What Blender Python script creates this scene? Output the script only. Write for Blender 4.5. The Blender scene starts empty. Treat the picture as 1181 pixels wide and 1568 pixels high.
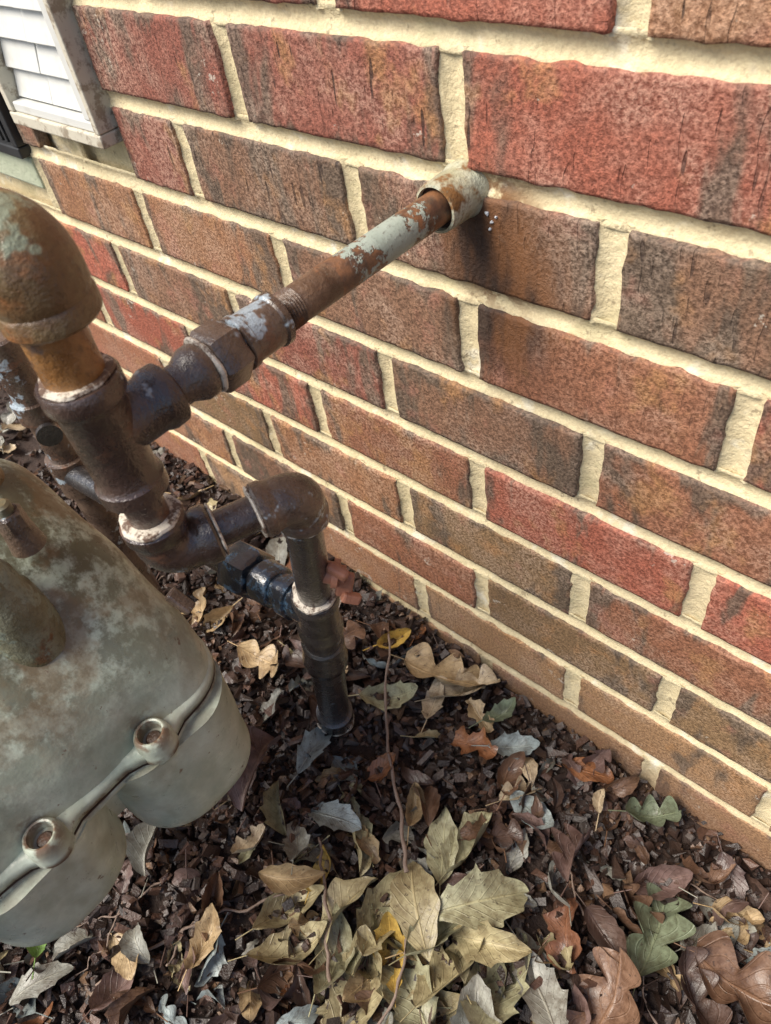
import bpy, math, random
import numpy as np
from mathutils import Vector, Matrix, noise
random.seed(7); rng=np.random.default_rng(7)
sc=bpy.context.scene
sc.view_settings.view_transform='Standard'; sc.view_settings.look='None'; sc.view_settings.exposure=0
V=Vector
# ------------------------------------------------------------ node helpers
class NT:
    def __init__(s,name):
        s.m=bpy.data.materials.new(name); s.m.use_nodes=True; s.t=s.m.node_tree
        s.b=s.t.nodes['Principled BSDF']; s.out=s.t.nodes['Material Output']
        s.co=s.t.nodes.new('ShaderNodeTexCoord').outputs['Object']
    def n(s,k,**p):
        x=s.t.nodes.new(k)
        for a,b in p.items(): setattr(x,a,b)
        return x
    def L(s,a,b): s.t.links.new(a,b)
    def setin(s,sock,v):
        if isinstance(v,bpy.types.NodeSocket): s.L(v,sock)
        elif isinstance(v,(tuple,list)): sock.default_value=(*v,1) if len(v)==3 and len(sock.default_value)==4 else v
        else: sock.default_value=v
    def mapping(s,vec,scale=(1,1,1),loc=None):
        x=s.n('ShaderNodeMapping'); s.L(vec,x.inputs[0]); x.inputs['Scale'].default_value=scale
        if loc is not None: s.setin(x.inputs['Location'],loc)
        return x.outputs[0]
    def noise(s,scale,detail=4,rough=.6,vec=None,dist=0):
        x=s.n('ShaderNodeTexNoise'); s.L(vec or s.co,x.inputs['Vector'])
        x.inputs['Scale'].default_value=scale;x.inputs['Detail'].default_value=detail;x.inputs['Roughness'].default_value=rough
        x.inputs['Distortion'].default_value=dist
        return x.outputs['Fac']
    def ramp(s,f,a,b,lo=0.,hi=1.):
        x=s.n('ShaderNodeMapRange',interpolation_type='SMOOTHSTEP'); s.setin(x.inputs['Value'],f)
        for i,v in zip(('From Min','From Max','To Min','To Max'),(a,b,lo,hi)): s.setin(x.inputs[i],v)
        return x.outputs[0]
    def math(s,op,a,b=0.,c=0.,clamp=False):
        x=s.n('ShaderNodeMath',operation=op,use_clamp=clamp)
        s.setin(x.inputs[0],a);s.setin(x.inputs[1],b);s.setin(x.inputs[2],c)
        return x.outputs[0]
    def mix(s,f,a,b,mode='MIX'):
        x=s.n('ShaderNodeMix',data_type='RGBA',blend_type=mode)
        s.setin(x.inputs[0],f);s.setin(x.inputs[6],a);s.setin(x.inputs[7],b)
        return x.outputs[2]
    def attr(s,name,out='Color'):
        return s.n('ShaderNodeAttribute',attribute_name=name).outputs[out]
    def sep(s,v):
        x=s.n('ShaderNodeSeparateXYZ'); s.L(v,x.inputs[0]); return x.outputs
    def bump(s,h,dist=.001,strength=1.,normal=None):
        x=s.n('ShaderNodeBump'); s.setin(x.inputs['Height'],h); x.inputs['Distance'].default_value=dist; x.inputs['Strength'].default_value=strength
        if normal: s.L(normal,x.inputs['Normal'])
        return x.outputs[0]
    def fin(s,col,rough=.6,normal=None,metal=0.,spec=.5,coat=0.):
        s.setin(s.b.inputs['Base Color'],col);s.setin(s.b.inputs['Roughness'],rough);s.setin(s.b.inputs['Metallic'],metal)
        s.b.inputs['Specular IOR Level'].default_value=spec
        s.b.inputs['Coat Weight'].default_value=coat; s.b.inputs['Coat Roughness'].default_value=.22
        if normal: s.L(normal,s.b.inputs['Normal'])
        return s.m
def gauss_mask(t,vec,c,rx,ry,rz):
    x=t.n('ShaderNodeVectorMath',operation='SUBTRACT'); t.L(vec,x.inputs[0]); x.inputs[1].default_value=c
    y=t.n('ShaderNodeVectorMath',operation='MULTIPLY'); t.L(x.outputs[0],y.inputs[0]); y.inputs[1].default_value=(1/rx,1/ry,1/rz)
    z=t.n('ShaderNodeVectorMath',operation='LENGTH'); t.L(y.outputs[0],z.inputs[0])
    return t.ramp(z.outputs['Value'],.35,1.,1.,0.)
# ------------------------------------------------------------ mesh helpers
def mesh_obj(name,verts,faces,mat=None,parent=None,smooth=True,attrs=None,uv=None):
    me=bpy.data.meshes.new(name)
    verts=np.asarray(verts,dtype=np.float32)
    me.from_pydata([tuple(v) for v in verts.tolist()],[],[tuple(f) for f in (faces.tolist() if isinstance(faces,np.ndarray) else faces)])
    if smooth: me.polygons.foreach_set('use_smooth',[True]*len(me.polygons))
    if attrs:
        for k,a in attrs.items():
            a=np.asarray(a,dtype=np.float32)
            at=me.attributes.new(k,'FLOAT_COLOR','POINT'); at.data.foreach_set('color',a.ravel())
    me.update()
    o=bpy.data.objects.new(name,me); sc.collection.objects.link(o)
    if mat:
        me.materials.append(mat)
    if parent: o.parent=parent
    return o
def empty(name):
    e=bpy.data.objects.new(name,None); sc.collection.objects.link(e); e.empty_display_size=.05; return e
def sweep_data(pts,radii,n=32,cap=True,fixed=None):
    pts=[V(p) for p in pts]; vs=[];fs=[]
    T=[]
    for i in range(len(pts)):
        a=pts[max(i-1,0)];b=pts[min(i+1,len(pts)-1)]
        d=(b-a)
        if fixed is not None: T.append(V(fixed)); continue
        if d.length<1e-9: d=T[-1] if T else V((0,0,1))
        T.append(d.normalized())
    up=V((0,0,1)) if abs(T[0].z)<.9 else V((1,0,0))
    N=T[0].cross(up).normalized()
    for i,p in enumerate(pts):
        N=(N-T[i]*N.dot(T[i])).normalized(); B=T[i].cross(N)
        for j in range(n):
            a=2*math.pi*j/n
            r=radii[i](a) if callable(radii[i]) else radii[i]
            vs.append(p+(N*math.cos(a)+B*math.sin(a))*r)
    for i in range(len(pts)-1):
        for j in range(n):
            k=(j+1)%n; fs.append((i*n+j,i*n+k,(i+1)*n+k,(i+1)*n+j))
    if cap:
        fs.append(tuple(range(n-1,-1,-1))); m=(len(pts)-1)*n; fs.append(tuple(range(m,m+n)))
    return vs,fs
def sweep(name,pts,radii,mat,parent=None,n=32,cap=True,sharp=True,fixed=None):
    vs,fs=sweep_data(pts,radii,n,cap,fixed)
    o=mesh_obj(name,[tuple(v) for v in vs],fs,mat,parent)
    if sharp:
        o.data.set_sharp_from_angle(angle=math.radians(38))
    return o
def straight(name,a,b,prof,mat,parent=None,n=32):
    a=V(a);b=V(b);d=(b-a).normalized()
    return sweep(name,[a+d*s for s,_ in prof],[r for _,r in prof],mat,parent,n,fixed=d)
def hexr(r):
    return lambda a: r/ max(math.cos((a%(math.pi/3))-math.pi/6),.01)*.93
def elbow(name,c,d1,d2,l,R,Rb,mat,parent,band=.009,bend=.016):
    c=V(c);d1=V(d1).normalized();d2=V(d2).normalized()
    P=[];Rr=[]
    e=.0014
    for s,r in ((l+.0004,R*.80),(l+.0002,Rb-e),(l-e,Rb),(l-band+e,Rb),(l-band,Rb-e*.7),(l-band-.003,R)):
        P.append(c+d1*s);Rr.append(r)
    A=c+d1*bend;B=c+d2*bend
    for i in range(13):
        t=i/12; p=A*(1-t)**2+c*2*t*(1-t)+B*t*t
        if (p-P[-1]).length<1e-6: continue
        P.append(p);Rr.append(R*(1+.03*math.sin(math.pi*t)))
    for s,r in ((l-band-.003,R),(l-band,Rb-e*.7),(l-band+e,Rb),(l-e,Rb),(l+.0002,Rb-e),(l+.0004,R*.80)):
        q=c+d2*s
        if (q-P[-1]).dot(d2)<1e-6: continue
        P.append(q);Rr.append(r)
    return sweep(name,P,Rr,mat,parent,40)
def band_profile(L,R,Rb,band=.009,e=.0012):
    return [(0,R*.8),(.0002,Rb-e),(e,Rb),(band-e,Rb),(band,Rb-e),(band+.0025,R),(L-band-.0025,R),(L-band,Rb-e),(L-band+e,Rb),(L-e,Rb),(L-.0002,Rb-e),(L,R*.8)]
def ring(name,p,d,R,w,mat,parent):
    d=V(d).normalized();p=V(p)
    pr=[(-w,R-.0020),(-w*.8,R-.0006),(0,R),(w*.8,R-.0006),(w,R-.0020)]
    def rr(r0,k): 
        return lambda a: r0+.0007*math.sin(a*3+k)+.0005*math.sin(7*a+k*2)
    return sweep(name,[p+d*s for s,_ in pr],[rr(r,R*900) for _,r in pr],mat,parent,32)

# ------------------------------------------------------------ camera
cam=bpy.data.cameras.new('camera'); co=bpy.data.objects.new('camera',cam); sc.collection.objects.link(co); sc.camera=co
co.location=(.2959,-.3718,.8725); co.rotation_euler=(.75144,.12972,.71688)
cam.sensor_fit='VERTICAL'; cam.sensor_height=36; cam.sensor_width=27.1; cam.lens=26.44; cam.clip_start=.01; cam.clip_end=200
cam.dof.use_dof=True; cam.dof.focus_distance=.58; cam.dof.aperture_fstop=16

# ------------------------------------------------------------ light
w=bpy.data.worlds.new('World'); sc.world=w; w.use_nodes=True
nt=w.node_tree; bg=nt.nodes['Background']; sky=nt.nodes.new('ShaderNodeTexSky'); sky.sky_type='NISHITA'; sky.sun_disc=False
EL=math.radians(52); AZ=math.radians(208)
sky.sun_elevation=EL; sky.sun_rotation=AZ; sky.altitude=100; sky.dust_density=3.0; sky.air_density=1.0
nt.links.new(sky.outputs[0],bg.inputs[0]); bg.inputs[1].default_value=.15
sd=bpy.data.lights.new('sun','SUN'); so=bpy.data.objects.new('sun',sd); sc.collection.objects.link(so)
sd.energy=4.8; sd.angle=math.radians(36); sd.color=(1,.93,.82)
tosun=V((math.sin(AZ)*math.cos(EL),math.cos(AZ)*math.cos(EL),math.sin(EL)))
so.rotation_euler=tosun.to_track_quat('Z','Y').to_euler(); so.location=tosun*3

# ------------------------------------------------------------ ground height
gx=[-3,-.5,-.267,-.108,0,.34,3]; gz=[.125,.117,.108,.096,.07,.036,.03]
def gh(x,y):
    n=noise.noise(V((x*6,y*6,0)))*.008+noise.noise(V((x*17,y*17,3)))*.004
    d=max(0,min(1,(-y)/.05))
    return float(np.interp(x,gx,gz))+n*d-.006*min(1,-y/.4 if y<0 else 0)

# ------------------------------------------------------------ brick wall
LB=.2032;HB=.0794;J=.0132
def zc(k): return (9.9-k)*HB
pal={'red':(.39,.13,.085),'maroon':(.28,.105,.075),'brown':(.245,.14,.09),'orange':(.36,.185,.10),'tan':(.36,.22,.12),'dark':(.16,.105,.08),'olive':(.27,.175,.095),'rbrown':(.32,.145,.085)}
fix={(0,0):('red',.4),(0,1):('orange',.5),(0,-1):('maroon',.5),(1,-.5):('maroon',.6),(1,.5):('red',.6),(1,-1.5):('maroon',.75),(2,-1):('brown',.75),(2,0):('brown',.85),
(2,1):('brown',1.),(2,-2):('maroon',.6),(3,-.5):('brown',.7),(3,.5):('rbrown',.6),(3,-1.5):('orange',.65),(3,1.5):('red',.55),(4,0):('brown',.75),(4,1):('rbrown',.65),(4,-1):('maroon',.65),
(5,.5):('red',.65),(5,-.5):('rbrown',.6),(5,1.5):('red',.65),(6,0):('olive',.5),(6,1):('rbrown',.7),(6,-1):('orange',.5),(6,2):('olive',.6),(7,-.5):('rbrown',.5),(7,.5):('olive',.55),(7,1.5):('olive',.7),
(8,0):('tan',.5),(8,1):('tan',.6),(8,-1):('orange',.45),(8,2):('olive',.5),(9,.5):('tan',.5),(9,1.5):('tan',.45),(9,-.5):('tan',.5)}
BV=[];BF=[];BC=[];BR=[];BU=[]
MV=[];MF=[]
def perp(k,n): 
    r=random.Random(int(k*1000+n*10+5000))
    off=.006 if k%2==0 else 0
    return n*LB+off+r.uniform(-.003,.003)
XMIN,XMAX=-2.6,1.7; KTOP=-9; KBOT=11
vents=[(-.57,-.40,.628,.80),(-1.02,-.617,.541,.745)]
def add_brick(x0,x1,z0,z1,base,flash,seed):
    r=random.Random(seed)
    nx,nz=26,10
    us=np.concatenate([[0,.008,.022],np.linspace(.05,.95,nx),[.978,.992,1]]);ws=np.concatenate([[0,.02,.055],np.linspace(.11,.89,nz),[.945,.98,1]])
    off=len(BV); W=x1-x0;Hh=z1-z0;tilt=r.uniform(-.0012,.0012);tz=r.uniform(-.001,.001);pr=r.uniform(-.0012,.0012)
    for w_ in ws:
        for u_ in us:
            x=x0+u_*W;z=z0+w_*Hh
            de=min(u_*W,(1-u_)*W,w_*Hh,(1-w_)*Hh)
            q=V((x*1.0,seed*.37,z))
            e=noise.noise(q*70)*.0018+noise.noise(q*220)*.001
            if u_<.03 or u_>.97: x+=e*1.1
            if w_<.06 or w_>.94: z+=noise.noise(V((x*60,seed,9)))*.0014+noise.noise(V((x*200,seed,9)))*.0008
            rr=.0026
            d=0 if de>rr else (1-math.sqrt(max(0,1-((rr-de)/rr)**2)))*rr
            y=-.0034+d*1.0+noise.noise(q*30)*.0004+noise.noise(q*160)*.0003+pr+tilt*(u_-.5)+tz*(w_-.5)
            if de<.0001:y=.008
            BV.append((x,y,z)); BU.append((u_,w_,0,1))
    a,b=len(us),len(ws)
    for j in range(b-1):
        for i in range(a-1):
            p=off+j*a+i; BF.append((p,p+1,p+a+1,p+a))
    BC.extend([(*base,1)]*(a*b)); BR.extend([(flash,r.random(),r.random(),1)]*(a*b))
for k in range(KTOP,KBOT+1):
    even=(k%2==0)
    n0=math.floor(XMIN/LB)-1; n1=math.ceil(XMAX/LB)+1
    for n in range(n0,n1):
        a=n+(.5 if even else 0)
        xl=perp(k,a)+J*.6;xr=perp(k,a+1)-J*.6
        z0=zc(k)-HB/2+J/2;z1=zc(k)+HB/2-J/2
        segs=[(xl,xr)]
        for (vx0,vx1,vz0,vz1) in vents:
            if z1>vz0+.004 and z0<vz1-.004:
                ns=[]
                for s0,s1 in segs:
                    if s1<=vx0 or s0>=vx1: ns.append((s0,s1));continue
                    if s0<vx0-.015: ns.append((s0,vx0-.004))
                    if s1>vx1+.015: ns.append((vx1+.004,s1))
                segs=ns
        key=(k,a+.5)
        r=random.Random(int(k*977+a*131+99999))
        if key in fix: nm,fl=fix[key]
        else:
            nm=r.choice(['red','maroon','brown','orange','rbrown','dark','red'] if k<6 else ['olive','orange','tan','rbrown','olive','brown']); fl=r.uniform(.4,.85)
        c=np.array(pal[nm])*r.uniform(.92,1.14)
        for s0,s1 in segs: add_brick(s0,s1,z0,z1,tuple(c),fl,int(r.random()*10000)+3)
def strip(p0,p1,across,wid,n,seed):
    off=len(MV);prof=[(-.5,.0),(-.42,-.0010),(-.3,.0006),(-.15,.0023),(0,.0030),(.15,.0023),(.3,.0008),(.42,-.0008),(.5,.0)]
    p0=np.array(p0);p1=np.array(p1);ac=np.array(across)
    for i in range(n+1):
        t=i/n;p=p0*(1-t)+p1*t
        for u_,d in prof:
            q=p+ac*u_*(wid+.007)
            m=noise.noise(V((q[0]*60,seed,q[2]*60)))*.0011+noise.noise(V((q[0]*230,seed,q[2]*230)))*.0007
            MV.append((q[0],d*.9+m-.0002,q[2]))
    c=len(prof)
    for i in range(n):
        for j in range(c-1):
            a=off+i*c+j; MF.append((a,a+c,a+c+1,a+1))
for k in range(KTOP,KBOT+1):
    z=zc(k)+HB/2
    strip((XMIN,0,z),(XMAX,0,z),(0,0,-1),J,1100,k)
    even=(k%2==0)
    for n in range(math.floor(XMIN/LB),math.ceil(XMAX/LB)+1):
        a=n+(.5 if even else 0);x=perp(k,a)
        strip((x,0,zc(k)+HB/2-J/2+.001),(x,0,zc(k)-HB/2+J/2-.001),(1,0,0),J*1.25,22,k+n*.3+50)
t=NT('brick'); bc=t.attr('bcol');br=t.sep(t.attr('brnd','Vector'));bu=t.sep(t.attr('bluv','Vector'))
zz=t.sep(t.co)[2]
sh=t.n('ShaderNodeVectorMath',operation='MULTIPLY_ADD'); t.L(t.attr('brnd','Vector'),sh.inputs[0]); sh.inputs[1].default_value=(9,3,7); t.L(t.co,sh.inputs[2])
pc=sh.outputs[0]
flv=t.noise(15,3,.62,t.mapping(pc,(1.9,1,.55)),.5)
eu=t.math('POWER',t.math('ABSOLUTE',t.math('MULTIPLY_ADD',bu[0],2.,-1.)),3.)
ev=t.math('POWER',t.math('ABSOLUTE',t.math('MULTIPLY_ADD',bu[1],2.,-1.)),4.)
edge=t.math('MULTIPLY',t.math('MAXIMUM',eu,t.math('MULTIPLY',ev,.8)),t.math('MULTIPLY_ADD',br[1],.16,.07))
thr=t.math('SUBTRACT',t.math('SUBTRACT',.74,t.math('MULTIPLY',br[0],.30)),edge)
fm=t.ramp(flv,thr,t.math('ADD',thr,.13))
nb=t.noise(45,2,.6,pc)
darkc=t.mix(nb,(.065,.052,.044),(.21,.16,.115))
c=t.mix(t.math('MULTIPLY',fm,.86),bc,darkc)
nb2=t.noise(24,3,.65,t.mapping(pc,(1,1,.8),(3,1,2)))
c=t.mix(t.ramp(nb2,.54,.68,0,.65),c,(.43,.23,.10))
c=t.mix(t.ramp(nb2,.45,.30,0,.4),c,(.44,.19,.14))
gr=t.noise(400,3,.7)
hz=t.math('MULTIPLY',t.ramp(t.noise(17,3,.7,t.mapping(pc,(1,1,1),(5,5,5))),.40,.66),t.ramp(gr,.34,.60))
c=t.mix(t.math('MULTIPLY',hz,.34),c,(.52,.41,.33))
c=t.mix(t.ramp(gr,.3,.72,.0,1.),t.mix(1.,c,(.50,.47,.45),'MULTIPLY'),t.mix(1.,c,(1.35,1.31,1.25),'MULTIPLY'))
cr=t.noise(240,1,.5,t.mapping(t.co,(1,.3,.13))); crm=t.math('MULTIPLY',t.math('MULTIPLY',t.ramp(cr,.65,.70),t.ramp(nb2,.46,.56)),t.ramp(zz,.45,.7,.12,1.))
c=t.mix(t.math('MULTIPLY',crm,.8),c,(.03,.017,.014))
ef=t.ramp(t.noise(24,5,.8,t.mapping(pc,(1,1,1),(8,5,1))),.645,.68)
c=t.mix(t.math('MULTIPLY',ef,.6),c,(.62,.57,.48))
stn=t.noise(30,3,.6,t.mapping(t.co,(1,1,.3)))
st=gauss_mask(t,t.co,(.026,0,.60),.070,.3,.10); st=t.math('MULTIPLY',st,t.ramp(stn,.30,.44))
c=t.mix(t.math('MULTIPLY',st,.92),c,t.mix(t.ramp(stn,.45,.62),(.045,.024,.015),(.19,.08,.03)))
lown=t.noise(9,2)
dirt=t.math('MULTIPLY',t.ramp(t.math('ADD',zz,t.math('MULTIPLY',lown,.07)),.07,.2,1,0),.5)
c=t.mix(dirt,c,(.18,.09,.055))
bm=t.math('SUBTRACT',t.math('MULTIPLY',gr,1.3),t.math('MULTIPLY',t.ramp(cr,.65,.70),t.math('MULTIPLY',t.ramp(zz,.45,.7,.1,.8),1.)))
m_brick=t.fin(c,t.ramp(gr,.3,.7,.55,.8),t.bump(bm,.0012,.85),0,.45)
t=NT('mortar'); n1=t.noise(40,4,.65);n2=t.noise(380,2,.7)
c=t.mix(n1,(.64,.53,.31),(.86,.76,.51)); c=t.mix(t.ramp(n2,.35,.65,.0,.3),c,(.42,.33,.20))
n3=t.noise(16,4,.7)
c=t.mix(t.ramp(n3,.55,.66,0,.6),c,(.86,.84,.73))
c=t.mix(t.ramp(n3,.46,.34,0,.5),c,(.48,.43,.25))
c=t.mix(t.ramp(t.noise(95,3,.7),.62,.7,0,.55),c,(.20,.15,.10))
st=gauss_mask(t,t.co,(.025,0,.630),.055,.3,.07); c=t.mix(t.math('MULTIPLY',st,t.ramp(n1,.40,.5)),c,(.18,.08,.03))
zz=t.sep(t.co)[2]
c=t.mix(t.math('MULTIPLY',t.ramp(t.math('ADD',zz,t.math('MULTIPLY',n3,.1)),.06,.19,1,0),.8),c,(.20,.11,.065))
m_mortar=t.fin(c,.88,t.bump(t.math('ADD',t.noise(230,3,.7),n1),.0016,.9),0,.3)
wall=empty('brick_wall')
mesh_obj('bricks',BV,BF,m_brick,wall,True,{'bcol':BC,'brnd':BR,'bluv':BU})
mesh_obj('mortar_joints',MV,MF,m_mortar,wall,True)
mesh_obj('backing',[(XMIN,.012,-.2),(XMAX,.012,-.2),(XMAX,.012,1.6),(XMIN,.012,1.6),(XMIN,.2,-.2),(XMAX,.2,-.2),(XMAX,.2,1.6),(XMIN,.2,1.6)],[(0,1,2,3),(0,3,7,4),(1,5,6,2),(3,2,6,7),(4,7,6,5)],m_mortar,wall,False)
t=NT('caulk'); m_caulk=t.fin((.55,.58,.62),.6)
sv=[];sf=[]
for (cx_,cz_,r_) in ((.0215,.650,.0017),(.0250,.6450,.0012),(.0285,.6490,.0008),(.0235,.6400,.0011)):
    rs=random.Random(int(cx_*1e5))
    o_=len(sv); sv.append((cx_,-.0052,cz_))
    for j in range(11):
        a=j*2*math.pi/11; q_=rs.uniform(.55,1.25); sv.append((cx_+math.cos(a)*r_*q_,-.0046,cz_+math.sin(a)*r_*q_))
    for j in range(11): sv.append((sv[o_+1+j][0],0.001,sv[o_+1+j][2]))
    for j in range(11):
        k=(j+1)%11; sf.append((o_,o_+1+k,o_+1+j)); sf.append((o_+1+j,o_+1+k,o_+12+k,o_+12+j))
mesh_obj('caulk_specks',sv,sf,m_caulk,wall,False)

# ------------------------------------------------------------ vents
def boxd(x0,x1,y0,y1,z0,z1):
    return [(x0,y0,z0),(x1,y0,z0),(x1,y1,z0),(x0,y1,z0),(x0,y0,z1),(x1,y0,z1),(x1,y1,z1),(x0,y1,z1)],[(0,3,2,1),(4,5,6,7),(0,1,5,4),(1,2,6,5),(2,3,7,6),(3,0,4,7)]
def box(name,b,mat,parent,bev=.0015,rot=None,loc=None):
    v,f=boxd(*b); o=mesh_obj(name,v,f,mat,parent,False)
    m=o.modifiers.new('b','BEVEL');m.width=bev;m.segments=2
    if rot: o.rotation_euler=rot
    if loc: o.location=loc
    return o
t=NT('vent_plastic'); c=t.mix(t.ramp(t.noise(25,4,.7),.5,.75,0,.4),(.68,.69,.66),(.45,.43,.36)); m_vent=t.fin(c,.45)
t=NT('vent_frame_worn'); c=t.mix(t.ramp(t.noise(60,4,.7),.48,.62,0,.75),(.62,.58,.47),(.24,.18,.12)); m_vfr=t.fin(c,.6,t.bump(t.noise(120,3),.001,.5))
t=NT('black_plastic'); m_blk=t.fin(t.mix(t.noise(30),(.012,.013,.014),(.04,.042,.045)),.5)
t=NT('green_mortar_patch'); m_gp=t.fin(t.mix(t.noise(30,4),(.30,.36,.24),(.58,.60,.46)),.8,t.bump(t.noise(120,3),.002,.8))
v1=empty('louvered_wall_vent'); x0,x1,z0,z1=vents[0]
box('frame_bottom',(x0,x1,-.022,.005,z0,z0+.012),m_vfr,v1);box('frame_right',(x1-.008,x1,-.0215,.005,z0+.0125,z1),m_vfr,v1)
box('frame_left',(x0,x0+.010,-.0215,.005,z0+.0125,z1),m_vfr,v1);box('frame_top',(x0,x1,-.022,.005,z1+.0005,z1+.013),m_vfr,v1)
box('inner_frame_bottom',(x0+.0105,x1-.0085,-.019,.005,z0+.0125,z0+.022),m_vent,v1);box('inner_frame_right',(x1-.022,x1-.0085,-.019,.005,z0+.0225,z1),m_vent,v1)
box('back',(x0+.011,x1-.010,.004,.009,z0+.01,z1),m_vent,v1)
for i in range(6):
    z=z0+.024+i*.027
    for j in range(2):
        wj=(x1-x0-.035)/2; xa=x0+.0115+j*wj
        box('slat_%d_%d'%(i,j),(xa,xa+wj-.0010,-.0012,.0012,0,.0295),m_vent,v1,.0006,(math.radians(-14+random.uniform(-2,2)),0,0),(0,-.008+random.uniform(-.0008,.0008),z))
v2=empty('foundation_vent'); x0,x1,z0,z1=-1.02,-.617,.579,.745
box('frame_bottom',(x0,x1,-.012,.006,z0,z0+.012),m_blk,v2);box('frame_right',(x1-.012,x1,-.0115,.006,z0+.0125,z1),m_blk,v2)
box('frame_left',(x0,x0+.012,-.0115,.006,z0+.0125,z1),m_blk,v2);box('frame_top',(x0,x1,-.012,.006,z1+.0005,z1+.012),m_blk,v2)
box('back',(x0,x1,.007,.011,z0,z1),m_blk,v2)
for i in range(30): box('bar_%d'%i,(x0+.015+i*.0125,x0+.0205+i*.0125,-.006,.005,z0+.0125,z1),m_blk,v2,.0005)
box('sill',(x0,x1,-.004,.01,.541,.5775),m_gp,v2,.003)

# ------------------------------------------------------------ pipe materials
def pipe_mat(name,base,base2,rust,ra,paint_glint=None,pa=.5,rough=.4,scale=1.,spec=.6,coat=0.):
    t=NT(name); n=t.noise(45*scale,4,.65)
    c=t.mix(t.ramp(n,.3,.7),base,base2)
    rm=t.ramp(t.noise(34*scale,4,.7,t.mapping(t.co,(1,1,1),(3,2,1))),ra,ra+.12)
    fn=t.noise(420,2,.6)
    c=t.mix(rm,c,t.mix(fn,rust,tuple(x*.45 for x in rust)))
    rg=t.math('ADD',t.math('MULTIPLY',rm,.3),t.ramp(n,.3,.7,rough-.08,rough+.12))
    if paint_glint:
        pm=t.ramp(t.noise(30*scale,4,.72,t.mapping(t.co,(1,1,1),(7,2,5))),pa,pa+.05)  # flaked paint; on black iron the flecks are also painted-in highlights
        c=t.mix(pm,c,t.mix(n,paint_glint,tuple(x*.7 for x in paint_glint)))
    c=t.mix(t.ramp(fn,.5,.75,0,.5),c,tuple(x*.4 for x in base))
    h=t.math('ADD',t.noise(130,4,.75),t.math('MULTIPLY',fn,.35))
    return t.fin(c,rg,t.bump(h,.0014,.9),0,spec,coat)
m_iron=pipe_mat('black_iron',(.033,.019,.015),(.072,.041,.030),(.16,.068,.032),.57,(.34,.39,.43),.64,.24,1.,.9,.4)  # pale bluish flecks: flaked paint plus highlights put into the colour
m_irond=pipe_mat('black_iron_dark',(.016,.016,.018),(.040,.036,.036),(.09,.045,.03),.66,(.28,.35,.41),.66,.2,1.,.9,.5)
m_rust=pipe_mat('rusty_iron',(.09,.05,.03),(.20,.12,.072),(.33,.13,.045),.54,(.32,.33,.26),.66,.42,1.2,.7)
m_fit=pipe_mat('weathered_fitting',(.06,.038,.028),(.15,.10,.07),(.22,.10,.05),.57,(.42,.50,.56),.575,.28,1.,.9,.3)
m_elb=pipe_mat('rusty_elbow',(.13,.07,.028),(.24,.20,.10),(.32,.12,.025),.50,(.29,.32,.22),.53,.36,.70,.7,.15)
m_cap=pipe_mat('mossy_rust_cap',(.12,.10,.05),(.22,.22,.15),(.20,.09,.03),.6,(.26,.29,.22),.55,.4,1.2,.7)
m_orange=pipe_mat('orange_rust',(.20,.085,.02),(.34,.16,.042),(.08,.038,.02),.50,None,.5,.36,1.,.8,.2)
m_sleeve=pipe_mat('sleeve',(.40,.38,.25),(.55,.56,.44),(.28,.13,.035),.48,(.30,.37,.28),.57,.42)
m_screw=pipe_mat('rusty_screw',(.05,.03,.02),(.09,.05,.03),(.14,.06,.03),.5)
t=NT('green_painted_pipe'); p=t.sep(t.co); n=t.noise(48,5,.72); fn=t.noise(420,2)
c=t.mix(t.noise(60,3),(.25,.31,.26),(.42,.48,.42))
yy=t.math('ABSOLUTE',t.math('ADD',p[1],.078)); wear=t.ramp(t.math('ADD',n,t.math('MULTIPLY',yy,8.)),.65,.71)
c=t.mix(wear,c,t.mix(t.ramp(t.noise(70,4),.35,.65),(.08,.045,.03),(.25,.115,.052)))
c=t.mix(t.ramp(fn,.55,.75,0,.5),c,(.06,.04,.03))
m_gpaint=t.fin(c,.38,t.bump(t.math('SUBTRACT',t.math('MULTIPLY',fn,.6),t.math('MULTIPLY',wear,.8)),.0008,.8),0,.7)
t=NT('thread_sealant'); m_seal=t.fin(t.mix(t.ramp(t.noise(110,4,.7),.46,.58),(.66,.60,.50),(.13,.08,.055)),.5,t.bump(t.noise(300,2),.0008,.8))
t=NT('blue_black_fitting'); m_blu=t.fin(t.mix(t.ramp(t.noise(70,4,.7),.48,.68),(.010,.014,.022),(.07,.14,.22)),.18,t.bump(t.noise(140,3),.0012,.8),0,.9,.5)  # blue flecks paint bluish highlights into the dark base colour
t=NT('red_oxide'); m_pink=t.fin(t.mix(t.noise(120,4),(.28,.10,.06),(.40,.19,.12)),.55,t.bump(t.noise(300,3),.0008,.8))
t=NT('hole_dark'); m_hole=t.fin(t.mix(t.noise(200),(.015,.008,.005),(.05,.02,.012)),.8)

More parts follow.
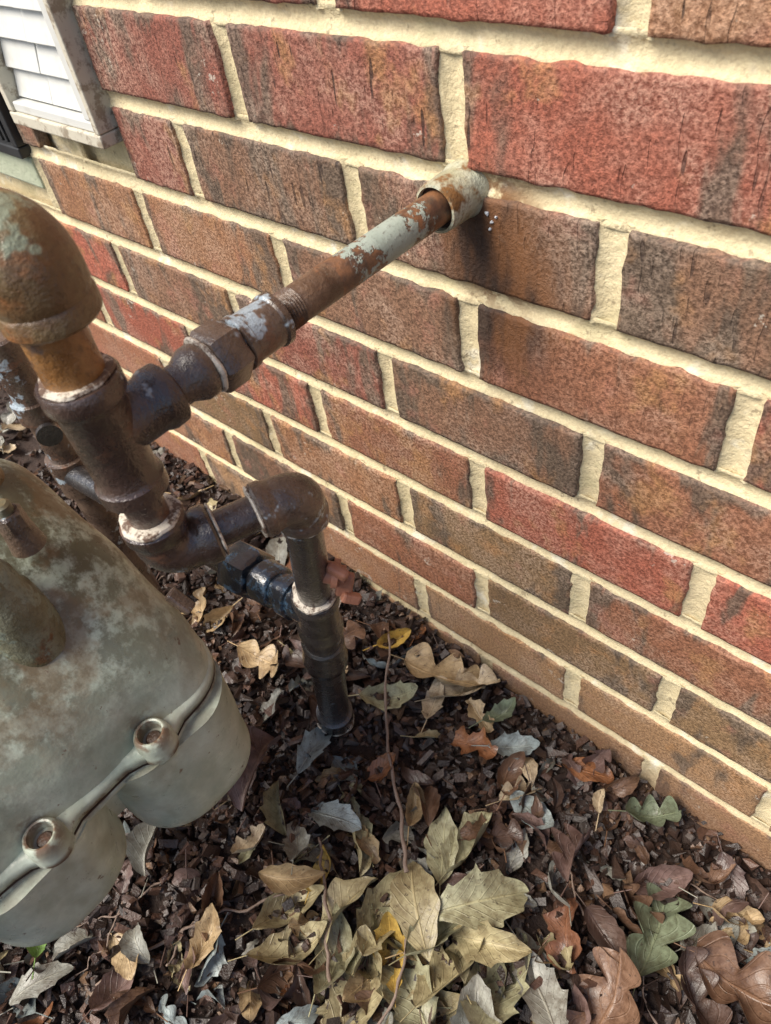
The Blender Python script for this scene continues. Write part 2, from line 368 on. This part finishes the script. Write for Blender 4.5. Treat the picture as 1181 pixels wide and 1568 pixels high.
# ------------------------------------------------------------ gas pipes
gp=empty('gas_pipe'); X0=.002; YC=-.276; ZP=.66
straight('wall_sleeve',(X0,.006,ZP),(X0,-1,ZP),[(0,.0185),(.008,.0178),(.012,.0165),(.026,.0160),(.034,.0157),(.0365,.0152),(.0368,.0136),(.030,.0130)],m_sleeve,gp,40)
straight('sleeve_hole',(X0,-.0268,ZP),(X0,-1,ZP),[(0,.0132),(.0004,.0132)],m_hole,gp)
straight('pipe_painted',(X0,-.01,ZP),(X0,-1,ZP),[(0,.0107),(.05,.0107),(.115,.0108),(.116,.0104)],m_gpaint,gp)
def thr(s0,s1,R,step=.0018):
    o=[];s=s0;k=0
    while s<s1: o.append((s,R+(.0004 if k%2 else -.0006)));s+=step/2;k+=1
    return o
straight('pipe_to_wall',(X0,-.124,ZP),(X0,-1,ZP),[(0,.0107),(.001,.0109),(.02,.0108),(.026,.0107)]+thr(.028,.046,.0108)+[(.05,.0105)],m_rust,gp)
straight('coupling',(X0,-.165,ZP),(X0,-1,ZP),band_profile(.030,.0138,.0150,.006),m_fit,gp,36)
sweep('union_nut',[(X0,-.195-s,ZP) for s in (0,.001,.0035,.0165,.0185,.0195)],[.012,hexr(.0152),hexr(.0167),hexr(.0167),hexr(.0155),.0125],m_fit,gp,36)
straight('union_tail',(X0,-.2145,ZP),(X0,-1,ZP),[(0,.0135),(.004,.0146),(.009,.0144),(.013,.0125),(.016,.0108),(.03,.0107)],m_fit,gp)
ring('seal_union',(X0,-.2155,ZP),(0,1,0),.0158,.0016,m_seal,gp)
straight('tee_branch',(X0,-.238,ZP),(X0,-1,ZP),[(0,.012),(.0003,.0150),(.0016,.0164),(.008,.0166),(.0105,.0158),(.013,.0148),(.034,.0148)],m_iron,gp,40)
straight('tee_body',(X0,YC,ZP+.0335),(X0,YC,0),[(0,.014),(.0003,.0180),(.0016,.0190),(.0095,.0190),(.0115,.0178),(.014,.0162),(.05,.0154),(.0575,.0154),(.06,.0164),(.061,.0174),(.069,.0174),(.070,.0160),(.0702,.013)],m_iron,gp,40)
ring('seal_tee_top',(X0,YC,ZP+.0340),(0,0,1),.0170,.0015,m_seal,gp)
straight('nipple_upper',(X0,YC,ZP+.085),(X0,YC,0),[(0,.0136),(.0505,.0136)],m_orange,gp)
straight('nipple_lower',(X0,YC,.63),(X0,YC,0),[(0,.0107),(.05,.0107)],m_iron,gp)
dU=V((-.97,-.25,0)).normalized(); CU=V((X0+.0015,YC+.003,.753))
elbow('elbow_upper',CU,(0,0,-1),dU,.031,.0205,.0207,m_elb,gp,.010,.017)
CU2=CU+dU*.165
straight('run_upper',CU+dU*.02,CU2,[(0,.0133),(.13,.0133)],m_elb,gp)
elbow('elbow_meter',CU2,(0,0,-1),-dU,.036,.0205,.0222,m_elb,gp,.011,.020)
straight('drop_to_meter',CU2,CU2-V((0,0,1)),[(.03,.0133),(.10,.0133),(.105,.022),(.13,.022),(.131,.018),(.19,.018)],m_elb,gp)
E1=V((X0,YC,.575)); E2=V((.031,-.2035,.575)); dH=(E2-E1).normalized()
B=V((-.0964,-.1641,.09)); dR=(B-E2).normalized(); LR=(B-E2).length
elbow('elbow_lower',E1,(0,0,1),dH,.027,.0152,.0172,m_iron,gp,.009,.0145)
ring('seal_elbow_lower',E1+V((0,0,.0280)),(0,0,1),.0167,.0018,m_seal,gp)
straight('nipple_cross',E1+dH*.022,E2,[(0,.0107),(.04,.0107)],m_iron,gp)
ring('seal_cross',E1+dH*.0285,dH,.0156,.0010,m_seal,gp)
elbow('elbow_riser',E2,-dH,dR,.0255,.0150,.0166,m_fit,gp,.008,.014)
ring('seal_cross2',E2-dH*.0265,dH,.0156,.0010,m_seal,gp)
R=lambda s:E2+dR*s
ring('seal_riser_top',R(.0275),dR,.0155,.0013,m_seal,gp)
straight('riser_nipple',R(.02),B,[(0,.0113),(.03,.0118),(.06,.0125),(.14,.0128)],m_irond,gp)
straight('riser_tee',R(.14),B,[(0,.014),(.0005,.0170),(.002,.0180),(.012,.0180),(.014,.0162),(.05,.0165),(.058,.0170),(.061,.0188),(.071,.0188),(.073,.017),(.0735,.015)],m_irond,gp,40)
ring('seal_riser_tee',R(.139),dR,.0170,.0022,m_seal,gp)
straight('riser_coupling',R(.235),B,[(0,.0165),(.002,.0183),(.03,.0187),(.04,.0202),(.05,.0202),(.053,.018)],m_irond,gp,40)
straight('riser_pipe',R(.2),B,[(0,.0160),(.12,.0163),(.35,.0165)],m_irond,gp)
straight('riser_ground_collar',R(LR-.048),B,[(0,.017),(.0015,.0200),(.03,.0207),(.034,.02)],m_irond,gp,40)
ring('seal_ground',R(LR-.018),dR,.0215,.0040,m_seal,gp)
vp=R(.100); dv=V((.78,.55,-.25)).normalized()
straight('valve_stem',vp,vp+dv,[(0,.008),(.015,.008),(.0152,.0105),(.0195,.0105),(.020,.0065),(.024,.0065)],m_pink,gp)
lug=box('valve_lug',(-.0028,.0028,-.006,.006,-.020,.006),m_pink,gp,.0022); lug.rotation_euler=dv.to_track_quat('Y','Z').to_euler(); lug.location=vp+dv*.0235+V((0,0,-.004))
lug2=box('valve_ear',(-.008,.008,-.0035,.0035,-.005,.005),m_pink,gp,.0022); lug2.rotation_euler=(.2,.4,.3); lug2.location=vp+dv*.020+V((.004,-.004,.010))
lug3=box('valve_foot',(-.007,.007,-.0035,.0035,-.004,.004),m_pink,gp,.0018); lug3.rotation_euler=(-.3,.6,.9); lug3.location=vp+dv*.0235+V((.003,-.002,-.022))
TB=R(.172); BK=V((-.377,-.205,.375)); dB=(BK-TB).normalized()
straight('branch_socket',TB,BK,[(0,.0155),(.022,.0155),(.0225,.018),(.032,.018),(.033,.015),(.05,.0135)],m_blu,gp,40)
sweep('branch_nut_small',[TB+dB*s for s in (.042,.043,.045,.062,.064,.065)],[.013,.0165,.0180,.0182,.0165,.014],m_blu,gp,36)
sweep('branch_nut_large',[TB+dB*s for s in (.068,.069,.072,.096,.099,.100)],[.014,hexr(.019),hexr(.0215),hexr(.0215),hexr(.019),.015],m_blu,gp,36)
straight('branch_pipe',TB,BK,[(.06,.0135),((BK-TB).length,.0135)],m_irond,gp)
bx,by=-.377,-.2
straight('back_riser',(bx,by,.54),(bx,by,0),[(0,.012),(.0005,.017),(.003,.0195),(.028,.0195),(.03,.0165),(.07,.0165),(.0705,.021),(.092,.021),(.094,.0165),(.145,.0165),(.1455,.022),(.19,.022),(.1905,.0165),(.5,.0165)],m_fit,gp,40)
straight('back_side_plug',(bx,by,.44),(bx+.05,by-.02,.44),[(0,.010),(.022,.010),(.0225,.012),(.028,.012)],m_irond,gp)

# ------------------------------------------------------------ gas meter
t=NT('meter_paint'); p=t.sep(t.co); n=t.noise(22,4,.65)
c=t.mix(t.ramp(n,.3,.7),(.38,.44,.35),(.60,.65,.54))
up=t.ramp(t.math('ADD',p[2],t.math('MULTIPLY',t.noise(14,3),.10)),.47,.585)
mt=t.ramp(t.noise(38,5,.75,t.mapping(t.co,(1,1,1),(2,2,2))),.38,.56)
c=t.mix(t.math('MULTIPLY',mt,t.math('MULTIPLY_ADD',up,.82,.13)),c,(.10,.09,.05))
c=t.mix(t.math('MULTIPLY',t.ramp(n,.46,.58),t.math('MULTIPLY',up,.85)),c,(.19,.13,.065))
n11=t.noise(11,4,.7,t.mapping(t.co,(1,1,.6),(1,5,2)))
c=t.mix(t.ramp(n11,.54,.72,0,.6),c,(.24,.22,.13))
c=t.mix(t.ramp(t.noise(90,4,.7),.64,.70,0,.8),c,(.14,.07,.04))
seam=t.ramp(t.math('ABSOLUTE',t.math('SUBTRACT',p[2],.4112)),.0015,.007,1,0)
s7=t.noise(70,4)
c=t.mix(t.math('MULTIPLY',seam,t.ramp(s7,.35,.6)),c,(.12,.075,.045))
for q in ((-.019,-.337,.434),(-.019,-.422,.434)):
    g=gauss_mask(t,t.co,q,.021,.021,.021); c=t.mix(t.math('MULTIPLY',g,t.ramp(s7,.40,.56)),c,(.15,.085,.05))
m_met=t.fin(c,t.ramp(s7,.3,.7,.26,.46),t.bump(t.math('ADD',t.noise(60,3),t.math('MULTIPLY',t.noise(320,2),.2)),.0013,.6),0,.6)
gm=empty('gas_meter')
def rrect(x0,x1,y0,y1,r,z,n=12):
    pts=[]
    r=min(r,(x1-x0)/2-.0005,(y1-y0)/2-.0005)
    for cx_,cy_,a0 in ((x1-r,y1-r,0),(x0+r,y1-r,90),(x0+r,y0+r,180),(x1-r,y0+r,270)):
        for i in range(n+1):
            a=math.radians(a0+90*i/n); pts.append((cx_+r*math.cos(a),cy_+r*math.sin(a),z))
    out=[]
    for i in range(len(pts)):
        a=pts[i];b=pts[(i+1)%len(pts)];out.append(a)
        if i%(n+1)==n:
            for k in range(1,20): out.append(tuple(a[j]+(b[j]-a[j])*k/20 for j in range(3)))
    return out
def loft(name,rings,mat,parent,ang=40,sub=0):
    m=len(rings[0]);vs=[v for r in rings for v in r];fs=[]
    for i in range(len(rings)-1):
        for j in range(m):
            k=(j+1)%m;fs.append((i*m+j,i*m+k,(i+1)*m+k,(i+1)*m+j))
    fs.append(tuple(range(m-1,-1,-1)));b=(len(rings)-1)*m;fs.append(tuple(range(b,b+m)))
    o=mesh_obj(name,vs,fs,mat,parent); o.data.set_sharp_from_angle(angle=math.radians(ang)); return o
XL,YN=-.262,-.535;XR=-.025;YF=-.267
BOSS=(-.337,-.422,-.505)
def smooth_interp(tab,z):
    zs=[a[0] for a in tab]; return [float(np.interp(z,zs,[a[i] for a in tab])) for i in range(1,len(tab[0]))]
tab=[(.412,XR,YF,.0,.036),(.43,XR-.002,YF+.001,.0,.038),(.45,XR-.006,YF+.001,.003,.042),(.47,-.041,-.268,.008,.046),(.495,-.057,-.271,.016,.05),(.515,-.074,-.274,.024,.05),(.535,-.091,-.278,.034,.05),(.552,-.107,-.282,.045,.05),(.565,-.120,-.288,.056,.048),(.573,-.132,-.297,.066,.045),(.577,-.145,-.308,.076,.04)]
zs=np.linspace(.412,.577,40);rings=[]
for z in zs:
    xm,ym,ins,r=smooth_interp(tab,z); rings.append(rrect(XL+ins,xm,YN+ins*.5,ym,r,z))
A=np.array(rings)
for _ in range(3): A[1:-1]=(A[:-2]+A[1:-1]*2+A[2:])/4
for i in range(A.shape[0]):
    for j in range(A.shape[1]):
        q=V(A[i,j].tolist()); A[i,j,0]+=noise.noise(q*22)*.0022+noise.noise(q*60)*.0006; A[i,j,1]+=noise.noise(q*22+V((5,5,5)))*.002
        A[i,j,0]+=.004*math.exp(-((A[i,j,1]+.385)/.012)**2)*(1 if A[i,j,0]>-.12 else 0)*min(1,(i/8))
        if A[i,j,0]>-.09:
            for b_ in BOSS: A[i,j,0]-=.006*math.exp(-((A[i,j,1]-b_)/.013)**2)*max(0,1-abs(A[i,j,2]-.432)/.03)
loft('top_cover',A.tolist(),m_met,gm)
def flange(name,z0,z1,grow,mat):
    rs=[]
    for z,g in ((z0,grow-.0015),(z0+.0010,grow),(z1-.003,grow-.0002),(z1-.001,grow-.0014),(z1+.001,grow-.005)):
        base=rrect(XL-g,XR+g,YN-g,YF+g,.038+g,z)
        q=[]
        for (x,y,zz) in base:
            d=0
            for by_ in BOSS:
                if x>-.06: d=max(d,.0125*math.exp(-((y-by_)/.0145)**2))
            q.append((x+d+noise.noise(V((x*40,y*40,z0*9)))*.0010,y+noise.noise(V((y*40,x*40,2)))*.001,zz+noise.noise(V((x*25,y*25,7)))*.0012))
        rs.append(q)
    return loft(name,rs,mat,gm,60)
flange('cover_flange',.4118,.4215,.0030,m_met)
flange('gasket',.4100,.4116,.0020,m_hole)
flange('body_flange',.4030,.4099,.0026,m_met)
bod=[]
for z,i in ((.335,.03),(.345,.022),(.37,.016),(.4035,.010)): bod.append(rrect(XL+i,XR-i,YN+i,YF-i,.035,z))
loft('body_core',bod,m_met,gm)
def lobe(name,y0,y1,x1,zb):
    rs=[];N=26
    for i in range(N):
        t_=i/(N-1); z=zb+(.4065-zb)*t_
        u=t_; s=(1-(1-min(1,u*2.6))**2.6)
        ins=(1-s)*.034+(1-u)*.003
        rr_=rrect(XL+.01+ins,x1-ins,y0+ins,y1-ins,.040,z)
        rs.append([(x+noise.noise(V((x*25,y*25,zz*25)))*.0018,y+noise.noise(V((y*25,x*25,zz*25)))*.001,zz) for x,y,zz in rr_])
    loft(name,rs,m_met,gm,60)
lobe('diaphragm_lobe_1',-.380,-.268,-.012,.274)
lobe('diaphragm_lobe_2',-.492,-.384,-.012,.303)
for i,by_ in enumerate(BOSS):
    bx_=-.0205
    straight('boss_%d'%i,(bx_,by_,.412),(bx_,by_,1),[(0,.0135),(.012,.0130),(.0165,.0122),(.0195,.0108),(.0202,.0096),(.0198,.0084),(.0090,.0078)],m_met,gm,32)
    straight('boss_hole_%d'%i,(bx_,by_,.4213),(bx_,by_,1),[(0,.0079),(.0005,.0079)],m_hole,gm,24)
    straight('screw_%d'%i,(bx_,by_,.4218),(bx_,by_,1),[(0,.0055),(.0020,.0055),(.0032,.0045),(.0036,.002)],m_screw,gm,24)
sweep('stud_nut',[(-.0968,-.318,z) for z in (.555,.566,.572,.583,.5845)],[.011,.0095,hexr(.0085),hexr(.0085),.007],m_fit,gm,36)
straight('stud',(-.0968,-.318,.58),(-.0968,-.318,1),[(0,.0055),(.010,.0055),(.0115,.004)],m_met,gm,24)
straight('connection_cap',(-.082,-.350,.50),(-.085,-.352,.60),[(0,.021),(.035,.0205),(.046,.0195),(.050,.0172),(.062,.0168),(.069,.0145),(.074,.010),(.076,.004)],m_cap,gm,40)
lg=box('lifting_lug',(-.010,.010,-.005,.005,-.0035,.0035),m_fit,gm,.002); lg.location=(-.050,-.268,.478); lg.rotation_euler=(0,.8,.3)

# ------------------------------------------------------------ ground
t=NT('soil'); c=t.mix(t.noise(60,4,.7),(.018,.011,.009),(.06,.036,.027)); 
m_soil=t.fin(c,.85,t.bump(t.noise(120,3,.7),.004,1.))
xs=np.concatenate([[-60,-20,-6,-3],np.arange(-2.4,1.6,.02),[2.5,6,20,60]]);ys=np.concatenate([[-60,-20,-6,-2.5],np.arange(-1.6,.021,.02),[6,20,60]])
gv=[(x,y,gh(x,y) if (y<.03) else gh(x,0)) for y in ys for x in xs];a=len(xs)
mesh_obj('ground',gv,[(j*a+i,j*a+i+1,(j+1)*a+i+1,(j+1)*a+i) for j in range(len(ys)-1) for i in range(a-1)],m_soil)
cube=np.array([[-1,-1,-1],[1,-1,-1],[1,1,-1],[-1,1,-1],[-1,-1,1],[1,-1,1],[1,1,1],[-1,1,1]],float)*.5
cf=np.array([(0,3,2,1),(4,5,6,7),(0,1,5,4),(1,2,6,5),(2,3,7,6),(3,0,4,7)])
def rotm(rx,ry,rz):
    return np.array(Matrix.Rotation(rz,3,'Z')@Matrix.Rotation(ry,3,'Y')@Matrix.Rotation(rx,3,'X'))
CV=[];CF=[];CC=[]
def chips(N,xr,yr,smin,smax,zl):
    for i in range(N):
        x=rng.uniform(*xr);y=rng.uniform(*yr)
        s=smin+(smax-smin)*rng.random()**2.2
        dim=np.array([s*rng.uniform(.8,1.6),s*rng.uniform(.45,.9),s*rng.uniform(.25,.6)])
        v=cube*rng.uniform(.65,1.25,(8,1))+rng.normal(0,.09,(8,3))
        v=v*dim; v=v@rotm(rng.normal(0,.5),rng.normal(0,.5),rng.uniform(0,6.28)).T
        y=min(y,-.003-s*.3)
        v+=np.array([x,y,gh(x,y)+rng.uniform(0,zl)])
        CF.append(cf+8*len(CV));CV.append(v)
        r=rng.random()
        if r<.55: c=np.array([.055,.033,.025])*rng.uniform(.5,1.6)
        elif r<.80: c=np.array([.13,.070,.048])*rng.uniform(.6,1.3)
        elif r<.94: c=np.array([.13,.11,.10])*rng.uniform(.5,1.4)
        else: c=np.array([.28,.17,.10])*rng.uniform(.6,1.1)
        CC.append(np.tile([*c,1],(8,1)))
chips(24000,(-.75,.55),(-.68,0),.003,.0135,.016)
chips(8000,(-1.7,1.2),(-1.2,0),.006,.018,.010)
t=NT('mulch_chips'); c=t.mix(t.noise(300,2,.7),t.attr('lcol'),t.mix(1.,t.attr('lcol'),(.35,.33,.32),'MULTIPLY'))
m_chip=t.fin(c,.42,t.bump(t.noise(450,2,.7),.0012,.9),0,.6)
mesh_obj('mulch',np.concatenate(CV),np.concatenate(CF),m_chip,None,False,{'lcol':np.concatenate(CC)})
# leaves
LV=[];LF=[];LC=[];LU=[];nL=[0]
def outline(kind,s,ph0):
    if kind=='holly':
        e=max(0,math.sin(math.pi*min(1,s**.92)))**.7
        ph=(s*3.8+ph0)%1; return e*(.78+.30*(ph**2.2 if ph<.86 else (1-ph)/.14))
    if kind=='oak':
        e=max(0,math.sin(math.pi*s**.75))**.42
        v=.5+.5*math.cos(2*math.pi*(2.9*s+.45))
        return e*(.36+.64*v**.55)*(.62+.5*s)
    if kind=='frag':
        e=max(0,math.sin(math.pi*(.12+.8*s)))**.6
        return e*(.8+.3*math.sin(s*13+ph0*20)+.15*math.sin(s*31+ph0*9))
    if kind=='lance':
        return max(0,math.sin(math.pi*s**.95))**.9*(1+.08*math.sin(s*24+ph0*9))
    return max(0,math.sin(math.pi*s**.85))**.65*(1+.05*math.sin(s*30+ph0*9))
def leaf(x,y,z,yaw,L,kind,col,wr=.42,curl=.2,fold=.15,pitch=0.,roll=0.,seed=0):
    r=random.Random(seed); ns={'oak':44,'holly':46,'frag':16}.get(kind,26)
    nt_=4
    off=nL[0]; vs=[];uv=[]
    W=L*wr*(1.3 if kind=='oak' else 1)*.5
    tw=r.uniform(-.7,.7);side=r.uniform(-.35,.35)
    phs=r.uniform(0,6);p1=r.random();p2=r.random() if kind!='oak' else 0
    wv=r.uniform(.012,.05);edgecurl=r.uniform(-.3,1.2)
    for i in range(ns+1):
        s=i/ns
        wl=W*outline(kind,s,p1)+.0004; wr_=W*outline(kind,max(0,min(1,s+(.05 if kind=='oak' else 0))),p2)+.0004
        cx_=(s-.5)*L; bend=side*L*(s-.5)**2
        for j in range(-nt_,nt_+1):
            q=j/nt_; w_=wl if j<0 else wr_
            yy=q*w_; sw=(.07 if kind=='oak' else .02)*L*q*q*math.sin(math.pi*s)
            zz=curl*L*((s-.5)**2)*1.6-curl*L*.1+abs(yy)*fold+(abs(q)**3)*w_*edgecurl*.5+math.sin(s*11+q*2+phs)*L*wv*abs(q)+tw*yy*(s-.5)+math.sin(s*5+phs)*L*.02
            yy*=1-.25*min(1,abs(fold))
            if curl<0: zz+=-curl*L*.3
            vs.append((cx_+sw,yy+bend,zz));uv.append((s,q*.5+.5,0,1))
    M=Matrix.Translation((x,y,z))@Matrix.Rotation(yaw,4,'Z')@Matrix.Rotation(pitch,4,'Y')@Matrix.Rotation(roll,4,'X')
    vw=[M@V(v) for v in vs]
    zmin=min(v.z-gh(v.x,v.y) for v in vw[::5])
    dz=(.006-zmin) if zmin<.006 else 0
    dy=min(0,-.004-max(v.y for v in vw))
    c_=2*nt_+1
    for v in vw: LV.append((v.x,v.y+dy,v.z+dz*.8))
    for i in range(ns):
        for j in range(c_-1):
            a_=off+i*c_+j; LF.append((a_,a_+c_,a_+c_+1,a_+1))
    nv=0
    if kind!='frag':
        st=off+len(vs); rr=.0007
        pts=[V((-.5*L-k*.006,side*L*.25+k*.0006*tw,curl*L*.3+abs(k)*.0004)) for k in range(4)]
        for p_ in pts:
            for q in range(3):
                a_=q*2.094; v=M@(p_+V((0,math.cos(a_),math.sin(a_)))*rr); LV.append((v.x,v.y+dy,v.z+dz*.8)); nv+=1
        for k in range(3):
            for q in range(3):
                LF.append((st+k*3+q,st+k*3+(q+1)%3,st+(k+1)*3+(q+1)%3,st+(k+1)*3+q))
    LC.extend([(*col,1)]*(len(vs)+nv)); LU.extend(uv+[(0,.5,0,1)]*nv); nL[0]+=len(vs)+nv
P={'grey':(.27,.28,.26),'bgrey':(.28,.34,.36),'sage':(.36,.36,.24),'olive':(.37,.33,.20),'tan':(.42,.32,.19),'cream':(.50,.42,.30),'yellow':(.54,.38,.10),'orange':(.27,.12,.055),
'brown':(.17,.10,.066),'dbrown':(.085,.053,.043),'purple':(.15,.10,.093),'green':(.11,.20,.05),'dgreen':(.15,.185,.125),'rust':(.17,.078,.045)}
hero=[(-.085,-.209,.062,60,'bgrey','holly'),(-.063,-.105,.068,5,'sage','holly'),(-.019,-.247,.062,-20,'bgrey','holly'),(.035,-.182,.045,80,'tan','ell'),(.083,-.195,.078,85,'sage','lance'),
(.106,-.175,.078,50,'sage','holly'),(.144,-.214,.10,15,'sage','holly'),(.10,-.257,.095,100,'olive','lance'),(-.013,-.316,.068,0,'tan','lance'),(-.001,-.335,.076,30,'olive','lance'),
(.07,-.28,.085,60,'olive','holly'),(.10,-.298,.066,95,'yellow','holly'),(.063,-.336,.078,80,'sage','lance'),(.10,-.342,.105,70,'olive','holly'),(.194,-.261,.105,60,'sage','holly'),
(.16,-.275,.095,45,'olive','holly'),(.229,-.238,.08,110,'grey','holly'),(.283,-.127,.090,60,'dgreen','oak'),(.225,-.034,.055,0,'dgreen','oak'),(-.03,-.05,.10,-20,'tan','oak'),(.0,-.045,.085,15,'cream','oak'),
(.048,-.091,.055,-30,'orange','frag'),(.155,-.038,.055,-20,'orange','ell'),(-.063,-.32,.04,40,'cream','frag'),(-.04,-.404,.058,70,'tan','holly'),(-.14,-.386,.06,80,'grey','ell'),(-.163,-.507,.05,100,'green','holly'),
(-.204,-.17,.065,-30,'tan','oak'),(-.104,-.047,.045,20,'yellow','ell'),(-.105,-.267,.085,70,'purple','oak'),(.047,-.042,.045,30,'dgreen','holly'),(.08,-.065,.055,0,'bgrey','holly'),(-.016,-.172,.042,30,'orange','ell'),
(.134,-.108,.055,-45,'bgrey','ell'),(.265,-.081,.06,10,'purple','ell'),(.333,-.07,.05,-10,'tan','ell'),(.368,-.12,.1,-30,'brown','oak'),(.325,-.1,.06,20,'grey','ell'),(.222,-.179,.065,80,'rust','frag'),
(.278,-.211,.1,50,'brown','oak'),(-.085,-.465,.05,-50,'tan','ell'),(-.124,-.532,.06,30,'grey','holly'),(-.07,-.486,.055,60,'purple','ell'),(.003,-.287,.045,70,'yellow','ell'),(.18,-.055,.026,70,'cream','ell'),
(.045,-.30,.08,50,'olive','holly'),(.13,-.31,.09,120,'sage','holly'),(.17,-.235,.08,-15,'olive','holly'),(.03,-.36,.08,20,'olive','lance'),(.20,-.30,.09,85,'grey','holly'),(-.03,-.29,.05,100,'grey','holly'),
(.12,-.15,.05,10,'dbrown','oak'),(.19,-.12,.06,60,'purple','oak'),(.25,-.16,.06,-60,'dbrown','ell'),(-.15,-.09,.06,30,'brown','oak'),(-.2,-.06,.06,60,'brown','ell'),(.33,-.15,.07,100,'dbrown','oak'),(.30,-.05,.05,0,'brown','frag'),
(-.02,-.08,.05,70,'cream','holly'),(.03,-.06,.045,120,'tan','frag'),(.09,-.09,.05,60,'brown','ell'),(-.13,-.13,.04,10,'tan','frag'),(.13,-.26,.08,35,'sage','holly'),(.08,-.235,.06,110,'grey','holly'),(.16,-.32,.09,20,'olive','holly')]
for i in range(700):
    if i<420: x=random.uniform(-.5,.45);y=random.uniform(-.56,-.01)
    else: x=random.uniform(-1.6,1.1);y=random.uniform(-1.1,-.01)
    kind=random.choice(['oak','ell','frag','frag','frag','holly','lance'])
    col=random.choices(['brown','dbrown','purple','rust','grey','tan','olive','cream','bgrey','orange'],[22,30,22,3,9,7,4,3,5,2])[0]
    cc=np.array(P[col])*random.uniform(.6,1.15)
    L_=random.uniform(.010,.040) if kind=='frag' else random.uniform(.026,.056)
    leaf(x,y,gh(x,y)+random.uniform(.002,.014),random.uniform(0,6.28),L_,kind,tuple(cc),random.uniform(.35,.65),random.uniform(-.8,1.3),random.uniform(-.6,1.4),random.gauss(0,.4),random.gauss(0,.55),i)
for i in range(38):
    x=random.gauss(.10,.075);y=random.gauss(-.29,.055)
    kind=random.choice(['holly','lance','ell','frag'])
    leaf(x,y,gh(x,y)+random.uniform(.006,.016),random.uniform(0,6.28),random.uniform(.03,.06),kind,tuple(np.array(P[random.choice(['olive','tan','sage','grey','brown'])])*random.uniform(.6,1.05)),.5,random.uniform(-.5,1.),random.uniform(-.2,.9),random.gauss(0,.3),random.gauss(0,.4),i+9000)
for i in range(70):
    x=random.uniform(-1.3,-.25);y=random.uniform(-.35,-.02)
    leaf(x,y,gh(x,y)+.012,random.uniform(0,6.28),random.uniform(.04,.075),random.choice(['oak','holly','ell']),tuple(np.array(P[random.choice(['tan','cream','brown','grey','olive'])])*random.uniform(.7,1.1)),.5,random.uniform(-.3,.6),random.uniform(-.2,.4),random.gauss(0,.2),random.gauss(0,.25),i+7000)
for i,(x,y,L_,th,col,kind) in enumerate(hero):
    r=random.Random(i+77)
    cc=np.array(P[col])*r.uniform(.92,1.1)
    leaf(x,y,gh(x,y)+.014+r.uniform(0,.014),math.radians(th+40),L_,kind,tuple(cc),{'lance':.48,'oak':.62,'ell':.54,'holly':.60,'frag':.6}[kind],r.uniform(-.5,1.0),r.uniform(.05,.85),r.gauss(0,.18),r.gauss(0,.30),i+300)
t=NT('leaf'); lc=t.attr('lcol');u=t.sep(t.attr('luv','Vector')); ab=t.math('ABSOLUTE',t.math('SUBTRACT',u[1],.5))
mid=t.ramp(ab,.012,.04,1,0)
sv=t.math('SINE',t.math('MULTIPLY',t.math('SUBTRACT',t.math('MULTIPLY',u[0],7.5),t.math('MULTIPLY',ab,4.5)),6.283)); svm=t.ramp(sv,.86,1.)
n7=t.noise(75,4,.72)
c=t.mix(t.ramp(n7,.3,.7),t.mix(1.,lc,(.58,.51,.45),'MULTIPLY'),t.mix(1.,lc,(1.25,1.22,1.15),'MULTIPLY'))
c=t.mix(t.ramp(t.noise(190,3,.7,t.mapping(t.co,(1,1,1),(4,3,2))),.61,.68,0,.75),c,(.05,.03,.02))
c=t.mix(t.math('MULTIPLY',svm,.22),c,t.mix(1.,lc,(1.5,1.45,1.3),'MULTIPLY')); c=t.mix(t.math('MULTIPLY',mid,.5),c,t.mix(1.,lc,(1.6,1.5,1.3),'MULTIPLY'))
hh=t.math('ADD',t.math('MULTIPLY',n7,1.1),t.math('MULTIPLY',t.math('ADD',svm,t.math('MULTIPLY',mid,1.5)),.4))
m_leaf=t.fin(c,t.ramp(n7,.3,.7,.30,.52),t.bump(hh,.0013,.85),0,.6)
mesh_obj('leaf_litter',LV,LF,m_leaf,None,True,{'lcol':LC,'luv':LU})
t=NT('twig_bark'); m_tw=t.fin(t.mix(t.noise(150,3),(.15,.10,.075),(.32,.24,.19)),.7,t.bump(t.noise(300,2),.001,.8))
def twig(name,pts,r0,r1,seed):
    P_=[V(p) for p in pts];out=[];n=26
    for i in range(n):
        f=i/(n-1)*(len(P_)-1);k=min(int(f),len(P_)-2);u_=f-k
        p=P_[k].lerp(P_[k+1],u_); p=p+V((noise.noise(V((i*.3,seed,0))),noise.noise(V((i*.3,seed,5))),0))*.006
        p.z=gh(p.x,p.y)+p.z; out.append(p)
    rs=[r0+(r1-r0)*i/(n-1)+.0003*math.sin(i*2.3+seed) for i in range(n)]
    sweep(name,out,rs,m_tw,None,10,True,False)
twig('twig',[(-.110,-.05,.03),(-.04,-.14,.026),(.02,-.19,.030),(.075,-.24,.038)],.0013,.0022,1)
twig('twig.001',[(-.01,-.33,.02),(-.06,-.41,.014),(-.09,-.50,.012)],.0012,.0018,2)
twig('twig.002',[(.17,-.11,.016),(.21,-.15,.020),(.25,-.17,.018)],.0008,.0012,3)
twig('twig.003',[(.10,-.25,.035),(.13,-.33,.03),(.15,-.42,.02)],.0012,.0016,4)
twig('twig.004',[(-.02,-.27,.02),(.03,-.31,.03),(.08,-.36,.03)],.0014,.0020,5)
for i in range(16):
    x=random.uniform(-.6,.4);y=random.uniform(-.6,-.03);a=random.uniform(0,6.28);l=random.uniform(.04,.11)
    twig('twig.%03d'%(i+5),[(x,min(y,-.01),.012),(x+math.cos(a)*l/2,min(-.01,y+math.sin(a)*l/2),.014),(x+math.cos(a+.3)*l,min(-.01,y+math.sin(a+.3)*l),.012)],.0005,.0011,10+i)
